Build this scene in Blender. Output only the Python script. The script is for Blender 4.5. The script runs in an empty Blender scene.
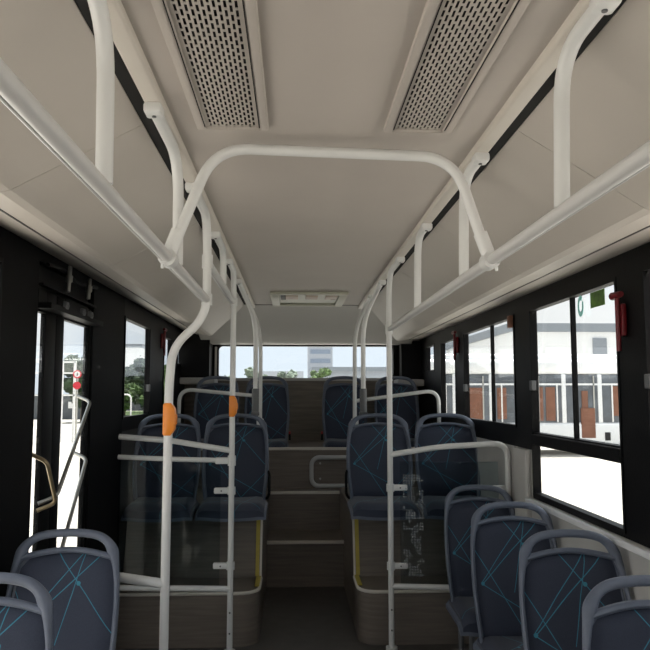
import bpy, bmesh, math, random
from mathutils import Vector, Matrix, noise as mnoise
random.seed(7)
C = bpy.context.scene.collection
PI = math.pi
FLOOR = -1.56          # heights are written relative to the eye and lifted at the end
GROUND = -1.95

# ------------------------------------------------------------------ materials
def new_mat(name):
    m = bpy.data.materials.new(name); m.use_nodes = True
    nt = m.node_tree
    return m, nt, nt.nodes['Principled BSDF']

def setin(n, key, v):
    if key in n.inputs: n.inputs[key].default_value = v

def plain(name, col, rough=.5, metal=0.0, spec=.5, noise=0.0, nscale=8.0, bump=0.0, bscale=60.0, coat=0.0):
    m, nt, b = new_mat(name)
    setin(b, 'Base Color', (*col, 1)); setin(b, 'Roughness', rough); setin(b, 'Metallic', metal)
    setin(b, 'Specular IOR Level', spec); setin(b, 'Coat Weight', coat)
    tc = nt.nodes.new('ShaderNodeTexCoord')
    if noise:
        nz = nt.nodes.new('ShaderNodeTexNoise'); nz.inputs['Scale'].default_value = nscale; nz.inputs['Detail'].default_value = 5
        nt.links.new(tc.outputs['Object'], nz.inputs['Vector'])
        mp = nt.nodes.new('ShaderNodeMapRange'); mp.inputs[1].default_value = .3; mp.inputs[2].default_value = .7
        mp.inputs[3].default_value = 1 - noise; mp.inputs[4].default_value = 1 + noise
        nt.links.new(nz.outputs['Fac'], mp.inputs[0])
        mx = nt.nodes.new('ShaderNodeVectorMath'); mx.operation = 'SCALE'
        mx.inputs[0].default_value = col
        nt.links.new(mp.outputs[0], mx.inputs['Scale'])
        nt.links.new(mx.outputs[0], b.inputs['Base Color'])
    if bump:
        nz2 = nt.nodes.new('ShaderNodeTexNoise'); nz2.inputs['Scale'].default_value = bscale
        nt.links.new(tc.outputs['Object'], nz2.inputs['Vector'])
        bp = nt.nodes.new('ShaderNodeBump'); bp.inputs['Strength'].default_value = bump; bp.inputs['Distance'].default_value = .004
        nt.links.new(nz2.outputs['Fac'], bp.inputs['Height']); nt.links.new(bp.outputs[0], b.inputs['Normal'])
    return m

def wood(name, c1, c2, rough=.5, scale=(1.2, 1.2, 22)):
    m, nt, b = new_mat(name)
    tc = nt.nodes.new('ShaderNodeTexCoord'); mp = nt.nodes.new('ShaderNodeMapping')
    mp.inputs['Scale'].default_value = scale
    nt.links.new(tc.outputs['Object'], mp.inputs[0])
    nz = nt.nodes.new('ShaderNodeTexNoise'); nz.inputs['Scale'].default_value = 2.6; nz.inputs['Detail'].default_value = 7
    nz.inputs['Distortion'].default_value = .4
    nt.links.new(mp.outputs[0], nz.inputs['Vector'])
    cr = nt.nodes.new('ShaderNodeValToRGB')
    cr.color_ramp.elements[0].position = .35; cr.color_ramp.elements[0].color = (*c1, 1)
    cr.color_ramp.elements[1].position = .65; cr.color_ramp.elements[1].color = (*c2, 1)
    nt.links.new(nz.outputs['Fac'], cr.inputs[0]); nt.links.new(cr.outputs[0], b.inputs['Base Color'])
    setin(b, 'Roughness', rough); setin(b, 'Specular IOR Level', .3)
    return m

def glass(name, tint=(1, 1, 1), gloss=.06, dots=False):
    m, nt, b = new_mat(name)
    nt.nodes.remove(b)
    out = nt.nodes['Material Output']
    tr = nt.nodes.new('ShaderNodeBsdfTransparent'); tr.inputs[0].default_value = (*tint, 1)
    gl = nt.nodes.new('ShaderNodeBsdfGlossy'); gl.inputs['Roughness'].default_value = .02
    lw = nt.nodes.new('ShaderNodeLayerWeight'); lw.inputs['Blend'].default_value = .5
    pw = nt.nodes.new('ShaderNodeMath'); pw.operation = 'POWER'; pw.inputs[1].default_value = 5
    nt.links.new(lw.outputs['Facing'], pw.inputs[0])
    ml = nt.nodes.new('ShaderNodeMath'); ml.operation = 'MULTIPLY_ADD'; ml.inputs[1].default_value = .5; ml.inputs[2].default_value = gloss/2
    nt.links.new(pw.outputs[0], ml.inputs[0])
    mx = nt.nodes.new('ShaderNodeMixShader')
    nt.links.new(ml.outputs[0], mx.inputs[0]); nt.links.new(tr.outputs[0], mx.inputs[1]); nt.links.new(gl.outputs[0], mx.inputs[2])
    nt.links.new(mx.outputs[0], out.inputs[0])
    return m

def dotted(name):
    """printed dots of frosted film on clear glass"""
    m, nt, b = new_mat(name)
    out = nt.nodes['Material Output']
    setin(b, 'Base Color', (.42, .47, .5, 1)); setin(b, 'Roughness', .6)
    tr = nt.nodes.new('ShaderNodeBsdfTransparent')
    tc = nt.nodes.new('ShaderNodeTexCoord'); mp = nt.nodes.new('ShaderNodeMapping')
    mp.inputs['Rotation'].default_value = (PI/2, 0, 0)
    nt.links.new(tc.outputs['Object'], mp.inputs[0])
    v = nt.nodes.new('ShaderNodeTexVoronoi'); v.voronoi_dimensions = '2D'; v.inputs['Scale'].default_value = 62; v.inputs['Randomness'].default_value = .15
    nt.links.new(mp.outputs[0], v.inputs['Vector'])
    n2 = nt.nodes.new('ShaderNodeTexNoise'); n2.inputs['Scale'].default_value = 17; n2.inputs['Detail'].default_value = 2
    nt.links.new(tc.outputs['Object'], n2.inputs['Vector'])
    a = nt.nodes.new('ShaderNodeMath'); a.operation = 'LESS_THAN'; a.inputs[1].default_value = .36
    nt.links.new(v.outputs['Distance'], a.inputs[0])
    c = nt.nodes.new('ShaderNodeMath'); c.operation = 'GREATER_THAN'; c.inputs[1].default_value = .50
    nt.links.new(n2.outputs['Fac'], c.inputs[0])
    mm = nt.nodes.new('ShaderNodeMath'); mm.operation = 'MULTIPLY'
    nt.links.new(a.outputs[0], mm.inputs[0]); nt.links.new(c.outputs[0], mm.inputs[1])
    m3 = nt.nodes.new('ShaderNodeMath'); m3.operation = 'MULTIPLY'; m3.inputs[1].default_value = .40
    nt.links.new(mm.outputs[0], m3.inputs[0])
    mx = nt.nodes.new('ShaderNodeMixShader')
    nt.links.new(m3.outputs[0], mx.inputs[0]); nt.links.new(tr.outputs[0], mx.inputs[1]); nt.links.new(b.outputs[0], mx.inputs[2])
    nt.links.new(mx.outputs[0], out.inputs[0])
    return m

def line_fabric(name, axes, lines, dots, base=(.038, .047, .074), lc=(.05, .27, .38)):
    """woven seat cover with thin woven lines between dots; axes picks two object coordinates"""
    m, nt, b = new_mat(name); N = nt.nodes; L = nt.links
    tc = N.new('ShaderNodeTexCoord'); sp = N.new('ShaderNodeSeparateXYZ'); L.new(tc.outputs['Object'], sp.inputs[0])
    A, B = sp.outputs[axes[0]], sp.outputs[axes[1]]
    def mth(op, a, bb=None, clamp=False):
        n = N.new('ShaderNodeMath'); n.operation = op; n.use_clamp = clamp
        for i, q in enumerate((a, bb)):
            if q is None: continue
            if isinstance(q, (int, float)): n.inputs[i].default_value = q
            else: L.new(q, n.inputs[i])
        return n.outputs[0]
    acc = None
    for (x0, z0, x1, z1, w) in lines:
        dx, dz = x1-x0, z1-z0; l = math.hypot(dx, dz); ux, uz = dx/l, dz/l
        px = mth('SUBTRACT', A, x0); pz = mth('SUBTRACT', B, z0)
        d = mth('ABSOLUTE', mth('SUBTRACT', mth('MULTIPLY', px, -uz), mth('MULTIPLY', pz, -ux)))
        t = mth('ADD', mth('MULTIPLY', px, ux), mth('MULTIPLY', pz, uz))
        on = mth('MULTIPLY', mth('LESS_THAN', d, w), mth('MULTIPLY', mth('GREATER_THAN', t, 0), mth('LESS_THAN', t, l)))
        acc = on if acc is None else mth('MAXIMUM', acc, on)
    for (x0, z0, r) in dots:
        px = mth('SUBTRACT', A, x0); pz = mth('SUBTRACT', B, z0)
        d = mth('SQRT', mth('ADD', mth('MULTIPLY', px, px), mth('MULTIPLY', pz, pz)))
        acc = mth('MAXIMUM', acc, mth('MULTIPLY', mth('LESS_THAN', d, r), 1.0))
    wv = N.new('ShaderNodeTexNoise'); wv.inputs['Scale'].default_value = 260; L.new(tc.outputs['Object'], wv.inputs['Vector'])
    mr = N.new('ShaderNodeMapRange'); mr.inputs[3].default_value = .8; mr.inputs[4].default_value = 1.25
    L.new(wv.outputs['Fac'], mr.inputs[0])
    sc = N.new('ShaderNodeVectorMath'); sc.operation = 'SCALE'; sc.inputs[0].default_value = base; L.new(mr.outputs[0], sc.inputs['Scale'])
    mx = N.new('ShaderNodeMix'); mx.data_type = 'RGBA'
    L.new(mth('MULTIPLY', acc, .85), mx.inputs[0]); L.new(sc.outputs[0], mx.inputs[6]); mx.inputs[7].default_value = (*lc, 1)
    L.new(mx.outputs[2], b.inputs['Base Color'])
    setin(b, 'Roughness', .75); setin(b, 'Specular IOR Level', .3); setin(b, 'Sheen Weight', .25); setin(b, 'Sheen Roughness', .4)
    return m

M = {}
M['ceiling'] = plain('ceiling_laminate', (.50, .46, .42), .55, noise=.03, nscale=2.5, spec=.3)
M['duct'] = plain('duct_laminate', (.53, .495, .45), .5, noise=.03, nscale=2, spec=.35)
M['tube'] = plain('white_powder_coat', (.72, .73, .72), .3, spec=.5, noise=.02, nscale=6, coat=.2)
M['bulk'] = plain('bulkhead_laminate', (.45, .44, .41), .5, noise=.03, nscale=2, spec=.3)
M['channel'] = plain('cream_moulding', (.64, .60, .54), .4, noise=.02)
M['rail'] = plain('silver_rail', (.60, .60, .59), .38, spec=.6)
M['black'] = plain('black_trim', (.004, .004, .0045), .5, spec=.12, noise=.1, nscale=5, bump=.15, bscale=90)
M['blackpillar'] = plain('matt_black_pillar', (.005, .005, .0055), .65, spec=.12, noise=.12, nscale=6)
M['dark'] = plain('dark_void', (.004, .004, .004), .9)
M['wallgrey'] = plain('grey_side_panel', (.50, .495, .475), .5, noise=.04)
M['darkwall'] = plain('dark_side_panel', (.07, .068, .066), .55, noise=.08)
M['sill'] = plain('pale_sill', (.80, .82, .84), .4)
M['wood'] = wood('wood_look_vinyl', (.150, .128, .108), (.195, .167, .140), .45)
M['woodf'] = wood('wood_look_vinyl_floor', (.10, .085, .07), (.15, .125, .1), .4, (1.2, 12, 1.2))
M['floor'] = plain('dark_aisle_vinyl', (.08, .075, .07), .5, noise=.15, nscale=12)
M['rearwood'] = wood('rear_panel_vinyl', (.18, .160, .135), (.25, .222, .187), .6, (1.2, 1.2, 14))
M['yellow'] = plain('yellow_strip', (.46, .36, .05), .5, noise=.06, nscale=20)
M['nosing'] = plain('aluminium_nosing', (.62, .59, .53), .4)
M['plastic'] = plain('slate_blue_seat_shell', (.12, .142, .19), .42, noise=.06, nscale=30, bump=.25, bscale=400)
M['grey'] = plain('grey_sleeve', (.11, .115, .12), .4)
M['hatch'] = plain('hatch_grey', (.50, .51, .51), .4)
M['orange'] = plain('orange_plastic', (.85, .27, .03), .35)
M['red'] = plain('red_plastic', (.13, .006, .010), .35)
M['darkred'] = plain('red_button', (.5, .02, .02), .4)
M['grill'] = plain('grill_paint', (.48, .445, .405), .5)
M['steel'] = plain('steel', (.45, .45, .43), .3, metal=.9)
M['lamp'] = plain('lamp_lens', (.42, .42, .34), .4)
M['warm'] = plain('warm_reflector', (.30, .19, .10), .4, noise=.3, nscale=14)
M['glass'] = glass('window_glass', (.90, .915, .915), .04)
M['clear'] = glass('clear_glass', (1, 1, 1), .04)  # unseen windows keep clear panes to let more daylight inside
M['pglass'] = glass('partition_glass', (.80, .85, .86), .015)
M['dots'] = dotted('frosted_dots')
M['green'] = plain('green_card', (.07, .16, .02), .5, noise=.5, nscale=26)
M['teal'] = plain('teal_sticker', (.3, .7, .68), .5)
M['concrete'] = plain('yard_concrete', (.48, .45, .405), .8, noise=.16, nscale=.9)
M['bwhite'] = plain('white_bus_paint', (.80, .82, .84), .25, coat=.4)
M['bglass'] = plain('parked_bus_glass', (.11, .125, .145), .15, noise=.35, nscale=1.4)
M['brick'] = plain('rust_panel', (.20, .085, .05), .6, noise=.2, nscale=3)
M['tyre'] = plain('tyre', (.02, .02, .02), .8)
M['bldg'] = plain('white_cladding', (.80, .82, .84), .6, noise=.03, nscale=.3)
M['bband'] = plain('blue_grey_band', (.24, .27, .31), .6)
M['tower'] = plain('tower_wall', (.36, .39, .44), .7)  # blue-grey carries the haze over the far tower
M['towerw'] = plain('tower_window', (.20, .25, .33), .3)
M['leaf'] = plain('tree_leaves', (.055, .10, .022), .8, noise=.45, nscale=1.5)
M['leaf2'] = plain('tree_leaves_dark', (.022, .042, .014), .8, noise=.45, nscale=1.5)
M['leaf3'] = plain('tree_leaves_hazy', (.16, .20, .15), .8, noise=.3, nscale=.5)  # distance haze mixed into the leaf colour
M['bark'] = plain('bark', (.12, .09, .06), .9)
M['fence'] = plain('grey_yard_wall', (.10, .11, .12), .8, noise=.08, nscale=2)
M['white'] = plain('white_paint', (.8, .8, .8), .5)
M['signred'] = plain('sign_red', (.65, .03, .05), .5)
M['signyel'] = plain('sign_yellow', (.8, .5, .03), .5)
M['grass'] = plain('verge_grass', (.06, .10, .025), .9, noise=.4, nscale=3)
M['tan'] = plain('brass_handle', (.42, .33, .2), .3, metal=.6)

H = .63
PAT = [(-.055, H-.075, .20, H-.385, .0016), (.073, H-.075, -.015, H-.42, .0016), (.15, H-.085, -.17, H-.38, .0018),
       (.073, H-.080, -.17, H-.37, .0016), (-.21, H-.20, .04, H-.62, .0016), (-.17, H-.38, .19, H-.60, .0016),
       (.04, H-.62, .20, H-.44, .0014)]
HCP = {}
def pat_mat(hc):
    k = round(hc, 3)
    if k not in HCP:
        HCP[k] = line_fabric('seat_cover_weave', (0, 2), [(a, b+hc, c, d+hc, w) for a, b, c, d, w in PAT],
                             [(.052, H-.205+hc, .0085), (-.168, H-.378+hc, .0085)])
    return HCP[k]
M['cushion_fab'] = line_fabric('seat_cushion_weave', (0, 1), [(-.2, -.42, .12, -.1, .0016), (.18, -.46, -.12, -.1, .0016), (.02, -.5, .16, -.1, .0016)],
                               [(-.05, -.28, .008)])

# ------------------------------------------------------------------ mesh building
class MB:
    def __init__(s): s.v = []; s.f = []; s.mi = []; s.cur = 0
    def add(s, vs, fs):
        o = len(s.v); s.v += [tuple(p) for p in vs]
        for f in fs: s.f.append(tuple(o+i for i in f)); s.mi.append(s.cur)
        return s
    def box(s, x0, x1, y0, y1, z0, z1):
        x0, x1 = sorted((x0, x1)); y0, y1 = sorted((y0, y1)); z0, z1 = sorted((z0, z1))
        vs = [(x0,y0,z0),(x1,y0,z0),(x1,y1,z0),(x0,y1,z0),(x0,y0,z1),(x1,y0,z1),(x1,y1,z1),(x0,y1,z1)]
        return s.add(vs, [(0,3,2,1),(4,5,6,7),(0,1,5,4),(1,2,6,5),(2,3,7,6),(3,0,4,7)])
    def rbox(s, x0, x1, y0, y1, z0, z1, r=.005, seg=2):
        bm = bmesh.new(); bmesh.ops.create_cube(bm, size=1)
        for v in bm.verts:
            v.co = Vector(((x0+x1)/2+v.co.x*(x1-x0), (y0+y1)/2+v.co.y*(y1-y0), (z0+z1)/2+v.co.z*(z1-z0)))
        bmesh.ops.bevel(bm, geom=bm.edges[:], offset=r, segments=seg, profile=.5, affect='EDGES')
        bm.verts.index_update()
        s.add([v.co[:] for v in bm.verts], [tuple(v.index for v in f.verts) for f in bm.faces]); bm.free(); return s
    def xbox(s, p, q, w, h, up=(0, 0, 1)):
        """bar of width w, height h from p to q"""
        p, q = Vector(p), Vector(q); d = (q-p).normalized(); u = Vector(up); sd = d.cross(u).normalized(); u = sd.cross(d)
        vs = [p+sd*a*w/2+u*b*h/2 for a, b in ((-1,-1),(1,-1),(1,1),(-1,1))] + [q+sd*a*w/2+u*b*h/2 for a, b in ((-1,-1),(1,-1),(1,1),(-1,1))]
        return s.add(vs, [(0,1,2,3),(7,6,5,4),(0,4,5,1),(1,5,6,2),(2,6,7,3),(3,7,4,0)])
    def tube(s, path, r, seg=14, cap=True, ry=None):
        P = [Vector(p) for p in path]; n = len(P)
        rr = r if isinstance(r, (list, tuple)) else [r]*n
        T = []
        for i in range(n):
            a = P[max(0, i-1)]; b = P[min(n-1, i+1)]; T.append((b-a).normalized())
        ref = Vector((0, 1, 0)) if abs(T[0].y) < .9 else Vector((1, 0, 0))
        nrm = (ref - T[0]*ref.dot(T[0])).normalized()
        vs = []
        for i in range(n):
            nrm = (nrm - T[i]*nrm.dot(T[i])).normalized(); bi = T[i].cross(nrm)
            for k in range(seg):
                a = 2*PI*k/seg
                vs.append(P[i] + nrm*math.cos(a)*(ry if ry else rr[i]) + bi*math.sin(a)*rr[i])
        fs = []
        for i in range(n-1):
            for k in range(seg):
                k2 = (k+1) % seg; fs.append((i*seg+k, i*seg+k2, (i+1)*seg+k2, (i+1)*seg+k))
        if cap: fs.append(tuple(range(seg-1, -1, -1))); fs.append(tuple((n-1)*seg+k for k in range(seg)))
        return s.add(vs, fs)
    def cyl(s, c, axis, r, h, seg=20):
        c = Vector(c); a = Vector(axis).normalized()
        return s.tube([c-a*h/2, c+a*h/2], r, seg)
    def ico(s, c, r, sub=2, jit=0, sq=(1, 1, 1)):
        bm = bmesh.new(); bmesh.ops.create_icosphere(bm, subdivisions=sub, radius=1)
        c = Vector(c)
        for v in bm.verts:
            k = 1 + jit*(mnoise.noise(v.co*2.3+c) + .8*mnoise.noise(v.co*6+c))
            v.co = Vector((v.co.x*sq[0], v.co.y*sq[1], v.co.z*sq[2]))*r*k + c
        bm.verts.index_update()
        s.add([v.co[:] for v in bm.verts], [tuple(v.index for v in f.verts) for f in bm.faces]); bm.free(); return s
    def loft(s, rings, closed=True, caps=True):
        n = len(rings[0]); vs = [p for r in rings for p in r]; fs = []
        for i in range(len(rings)-1):
            for k in range(n if closed else n-1):
                k2 = (k+1) % n; fs.append((i*n+k, i*n+k2, (i+1)*n+k2, (i+1)*n+k))
        if caps: fs.append(tuple(range(n-1, -1, -1))); fs.append(tuple((len(rings)-1)*n+k for k in range(n)))
        return s.add(vs, fs)
    def build(s, name, mat, parent=None, smooth=False, loc=None):
        me = bpy.data.meshes.new(name); me.from_pydata(s.v, [], s.f)
        mats = mat if isinstance(mat, (list, tuple)) else [mat]
        for m in mats: me.materials.append(m)
        for p, k in zip(me.polygons, s.mi): p.material_index = k
        bm = bmesh.new(); bm.from_mesh(me); bmesh.ops.recalc_face_normals(bm, faces=bm.faces[:]); bm.to_mesh(me); bm.free()
        if smooth:
            for p in me.polygons: p.use_smooth = True
            try: me.set_sharp_from_angle(angle=math.radians(40))
            except Exception: pass
        me.update()
        o = bpy.data.objects.new(name, me); C.objects.link(o)
        if parent is not None: o.parent = parent
        elif loc is not None:
            for v in me.vertices: v.co -= Vector(loc)
            o.location = loc
        return o

def tag(o, label=None, cat=None, group=None, kind=None):
    if label: o['label'] = label
    if cat: o['category'] = cat
    if group: o['group'] = group
    if kind: o['kind'] = kind
    return o

def empty(name, loc, label, cat, group=None, kind=None):
    o = bpy.data.objects.new(name, None); C.objects.link(o); o.location = loc; o.empty_display_size = .1
    return tag(o, label, cat, group, kind)

def part(mb, name, mat, root, smooth=False):
    """mb in world coordinates -> child of root (root unrotated)"""
    l = root.location
    k = root
    while k.parent: k = k.parent; l = l + k.location
    mb.v = [(x-l.x, y-l.y, z-l.z) for x, y, z in mb.v]
    return mb.build(name, mat, root, smooth)

def fillet(path, r, n=7):
    P = [Vector(p) for p in path]; out = [P[0]]
    for i in range(1, len(P)-1):
        a, b, c = P[i-1], P[i], P[i+1]
        d1 = (a-b); d2 = (c-b); t = min(r, d1.length*.49, d2.length*.49)
        p0 = b+d1.normalized()*t; p2 = b+d2.normalized()*t
        for k in range(n+1):
            u = k/n; out.append(p0*(1-u)**2 + b*2*u*(1-u) + p2*u*u)
    out.append(P[-1]); return out

# ------------------------------------------------------------------ setting: shell of the bus
XL, XR = -1.15, 1.33
ZTL, ZTR = .655, .567       # where the side walls meet the duct
Y0, YR = -3.2, 7.70
CE = .79                    # ceiling height
def cells(lo, hi, cuts): 
    s = sorted(set([lo, hi] + [c for c in cuts if lo < c < hi])); return list(zip(s[:-1], s[1:]))
def holed(mb, x0, x1, ylo, yhi, zlo, zhi, holes):
    for a, b in cells(ylo, yhi, [h[i] for h in holes for i in (0, 1)]):
        zc = []
        hs = sorted([(h[2], h[3]) for h in holes if h[0] <= a+1e-6 and h[1] >= b-1e-6])
        z = zlo
        for h0, h1 in hs:
            h0c, h1c = max(h0, zlo), min(h1, zhi)
            if h1c <= h0c: continue
            if h0c > z: mb.box(x0, x1, a, b, z, h0c)
            z = max(z, h1c)
        if z < zhi: mb.box(x0, x1, a, b, z, zhi)

WT = .035
holesR = [(2.90, 4.02, -.556, .481), (4.30, 5.62, -.20, .481), (5.90, 6.50, -.20, .47), (6.80, 7.22, .213, .48),
          (1.35, 2.68, -.556, .481), (-.35, 1.15, -.556, .52), (-2.9, -.5, -.556, .52)]
holesL = [(4.94, 5.82, -.17, .53), (6.42, 6.84, -.10, .52), (7.18, 7.50, .28, .50), (.75, 2.86, -1.5, .53), (-.95, .60, -.50, .56), (-2.9, -1.2, -.6, .56)]
DOOR = (3.28, 4.18, FLOOR, .60)
m = MB()
holed(m, XR, XR+WT, Y0, 4.03, FLOOR, -.575, []); holed(m, XR, XR+WT, 4.03, YR, FLOOR, -.31, [])
m.box(XR, XR+WT, 2.70, 2.74, -.575, -.35)
tag(m.build('wall_right', M['wallgrey']), kind='structure')
m = MB(); holed(m, XR-.004, XR+WT, 4.03, YR, -.31, ZTR, holesR); holed(m, XR-.004, XR+WT, Y0, 4.03, -.575, ZTR, holesR)
tag(m.build('trim_1', M['black']), kind='structure')
m = MB(); m.rbox(XR-.035, XR, 4.06, 4.28, FLOOR, -.31, .012); tag(m.build('trim_2', M['wallgrey'], smooth=True), kind='structure')
m = MB(); holed(m, XL-WT, XL, Y0, 4.94, FLOOR, ZTL, holesL+[DOOR]); tag(m.build('wall_left', M['blackpillar']), kind='structure')
m = MB(); holed(m, XL-WT, XL, 4.94, YR, -.25, ZTL, holesL); tag(m.build('trim_3', M['black']), kind='structure')
m = MB(); m.box(XL-WT, XL, 4.94, YR, FLOOR, -.25); tag(m.build('trim_4', M['darkwall']), kind='structure')
# sill under the big right window
m = MB(); m.rbox(XR-.045, XR+.0, -3.0, 4.05, -.60, -.572, .006); tag(m.build('trim_5', M['sill'], smooth=True), kind='structure')

# windows: frame, panes, divider
def window(n, side, h, dividers=(), bar=None, gm='glass'):
    y0, y1, z0, z1 = h; s = 1 if side == 'r' else -1
    xi = XR if s > 0 else XL
    root = empty('window_%d' % n, (xi+s*.035, (y0+y1)/2, z0), None, None, kind='structure')
    t = .016; m = MB()
    xa, xb = xi-s*.008, xi+s*.036
    m.box(xa, xb, y0, y1, z0, z0+t); m.box(xa, xb, y0, y1, z1-t, z1)
    m.box(xa, xb, y0, y0+t, z0+t, z1-t); m.box(xa, xb, y1-t, y1, z0+t, z1-t)
    for r_ in (.03,):   # rounded corner fillets
        for (cy, cz, sy, sz) in ((y0+t, z0+t, 1, 1), (y1-t, z0+t, -1, 1), (y0+t, z1-t, 1, -1), (y1-t, z1-t, -1, -1)):
            pts = [(cy, cz)] + [(cy+sy*r_*(1-math.cos(a)), cz+sz*r_*(1-math.sin(a))) for a in [PI/2*k/5 for k in range(6)]]
            m.loft([[(xx, a, b) for a, b in pts] for xx in (xa+s*.01, xb-s*.01)])
    part(m, 'window_frame', M['black'], root)
    zt = z0+t
    if bar:
        m = MB(); m.rbox(xi-.012 if s>0 else xi-.05, xi+.05 if s>0 else xi+.012, y0+t, y1-t, bar[0], bar[1], .005)
        m.box(xi+s*.0, xi+s*.045, y0+t, y1-t, bar[1]-.002, bar[1]+.008)
        part(m, 'cross_bar', M['black'], root); zt = bar[1]
        m = MB(); m.box(xi+s*.022, xi+s*.026, y0+t, y1-t, z0+t, bar[0]); part(m, 'pane', M[gm], root)
    ys = [y0+t]+list(dividers)+[y1-t]
    for i in range(len(ys)-1):
        off = .018 if i % 2 else .034
        m = MB(); m.box(xi+s*(off-.006), xi+s*(off-.002), ys[i], ys[i+1], zt, z1-t); part(m, 'pane', M[gm], root)
    for d in dividers:
        m = MB(); m.rbox(*sorted((xi+s*.004, xi+s*.030)), d-.0065, d+.0065, zt, z1-t, .003); part(m, 'divider', M['black'], root)
        
    if dividers:
        m = MB(); m.rbox(*sorted((xi-s*.012, xi+s*.015)), y1-t-.02, y1-t+.02, .02, .075, .004); part(m, 'latch', M['grey'], root)
    return root
window(1, 'r', holesR[0], (3.43,), (-.28, -.22))
window(2, 'r', holesR[1], (4.86,))
window(3, 'r', holesR[2]); window(4, 'r', holesR[3])
window(5, 'r', holesR[4], (2.0,), (-.28, -.22), 'clear'); window(6, 'r', holesR[5], (.4,), (-.28, -.22), 'clear'); window(7, 'r', holesR[6], (), (-.28, -.22), 'clear')
window(8, 'l', holesL[0], (5.0,)); window(9, 'l', holesL[1]); window(10, 'l', holesL[2])
window(11, 'l', holesL[3], (1.75,), None, 'clear'); window(12, 'l', holesL[4], (-.2,), None, 'clear'); window(13, 'l', holesL[5], (), None, 'clear')  # first window is out of view, added low to light the platform

# floor, platforms, steps (one stepped floor)
AL, AR = -.217, .414
PZ, BZ = -1.24, -.83
m = MB(); m.box(XL-WT, XR+WT, Y0, 6.1, FLOOR-.06, FLOOR)
tag(m.build('floor', M['floor']), kind='structure')
def rounded_platform(xa, xb, inner, y0, y1, z0, z1, r, mb):
    """platform with its front aisle corner rounded"""
    s = 1 if inner == xb else -1
    pts = [(xa if s > 0 else xb, y0)]
    for k in range(7):
        a = PI/2*k/6; pts.append((inner - s*r*(1-math.sin(a)), y0 + r*(1-math.cos(a))))
    pts += [(inner, y1), (xa if s > 0 else xb, y1)]
    mb.loft([[(x, y, z) for x, y in pts] for z in (z0, z1)]); return pts
for i, (xa, xb, inner) in enumerate(((XL, AL, AL), (AR, XR, AR))):
    m = MB(); pts = rounded_platform(xa, xb, inner, 4.67, 5.2, FLOOR, PZ, .12, m)
    tag(m.build('floor_platform', M['wood'], smooth=True), kind='structure')
    m = MB(); m.tube([(x, y, PZ+.002) for x, y in pts[:-2]]+[(inner, 5.05, PZ+.002)], .011, 8)
    tag(m.build('trim_%d' % (20+i), M['nosing'], smooth=True), kind='structure')
    # wheel box with sloped front
    m = MB()
    pr = [(5.07, PZ), (5.20, BZ+.03), (5.26, BZ), (6.56, BZ), (6.56, FLOOR), (5.07, FLOOR)]
    m.loft([[(x, y, z) for y, z in pr] for x in (xa, xb)])
    tag(m.build('floor_wheel_box', M['wood']), kind='structure')
    s = 1 if inner == AL else -1
    m = MB(); m.xbox((inner-s*.027, 5.062, PZ+.01), (inner-s*.027, 5.192, BZ+.03), .026, .006, up=(0, -1, .3))
    tag(m.build('trim_%d' % (24+i), M['yellow']), kind='structure')
    m = MB(); m.xbox((inner-s*.004, 5.058, PZ+.01), (inner-s*.004, 5.188, BZ+.03), .014, .012, up=(0, -1, .3))
    tag(m.build('trim_%d' % (26+i), M['nosing']), kind='structure')
    m = MB(); m.xbox((inner-s*.016, 4.80, PZ+.012), (inner-s*.016, 5.06, PZ+.012), .03, .006)
    tag(m.build('trim_%d' % (28+i), M['yellow']), kind='structure')
m = MB()
m.box(AL, AR, 6.06, 6.55, FLOOR, -1.20)
m.box(AL, AR, 6.55, 6.80, FLOOR, -.866); m.box(XL, AL, 6.56, 6.80, FLOOR, -.866); m.box(AR, XR, 6.56, 6.80, FLOOR, -.866)
m.box(XL, XR, 6.80, YR, FLOOR, -.498)
tag(m.build('floor_steps', M['wood']), kind='structure')
for i, (y, z, xa, xb) in enumerate(((6.06, -1.20, AL, AR), (6.55, -.866, AL, AR), (6.80, -.498, XL, XR))):
    m = MB(); m.rbox(xa, xb, y-.008, y+.03, z-.02, z+.004, .003); tag(m.build('trim_%d' % (30+i), M['nosing'], smooth=True), kind='structure')

# rear wall with wide window
RW = (-.80, 1.055, .169, .506)
m = MB()
m.box(XL, XR, YR, YR+.08, FLOOR, RW[2]-.03)
tag(m.build('wall_rear', M['rearwood']), kind='structure')
m = MB()
m.box(XL, RW[0], YR-.02, YR+.08, RW[2]-.03, .70); m.box(RW[1], XR, YR-.02, YR+.08, RW[2]-.03, .70)
m.box(RW[0], RW[1], YR-.02, YR+.08, RW[3], .60)
for (cx, cz, sx, sz) in ((RW[0], RW[2], 1, 1), (RW[1], RW[2], -1, 1), (RW[0], RW[3], 1, -1), (RW[1], RW[3], -1, -1)):
    pts = [(cx, cz)] + [(cx+sx*.05*(1-math.cos(a)), cz+sz*.05*(1-math.sin(a))) for a in [PI/2*k/6 for k in range(7)]]
    m.loft([[(a, yy, b) for a, b in pts] for yy in (YR, YR+.05)])
tag(m.build('trim_6', M['black']), kind='structure')
m = MB(); m.box(RW[0], RW[1], YR-.015, YR+.08, RW[2]-.03, RW[2]); tag(m.build('trim_7', M['wallgrey']), kind='structure')
r = empty('window_14', ((RW[0]+RW[1])/2, YR+.04, RW[2]), None, None, kind='structure')
m = MB(); m.box(RW[0], RW[1], YR+.04, YR+.046, RW[2], RW[3]); part(m, 'pane', M['glass'], r)
m = MB(); m.box(RW[0]-.035, RW[0]-.012, YR-.03, YR-.018, RW[2]-.01, RW[3]-.01); part(m, 'frame_strip', M['wallgrey'], r)
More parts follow.
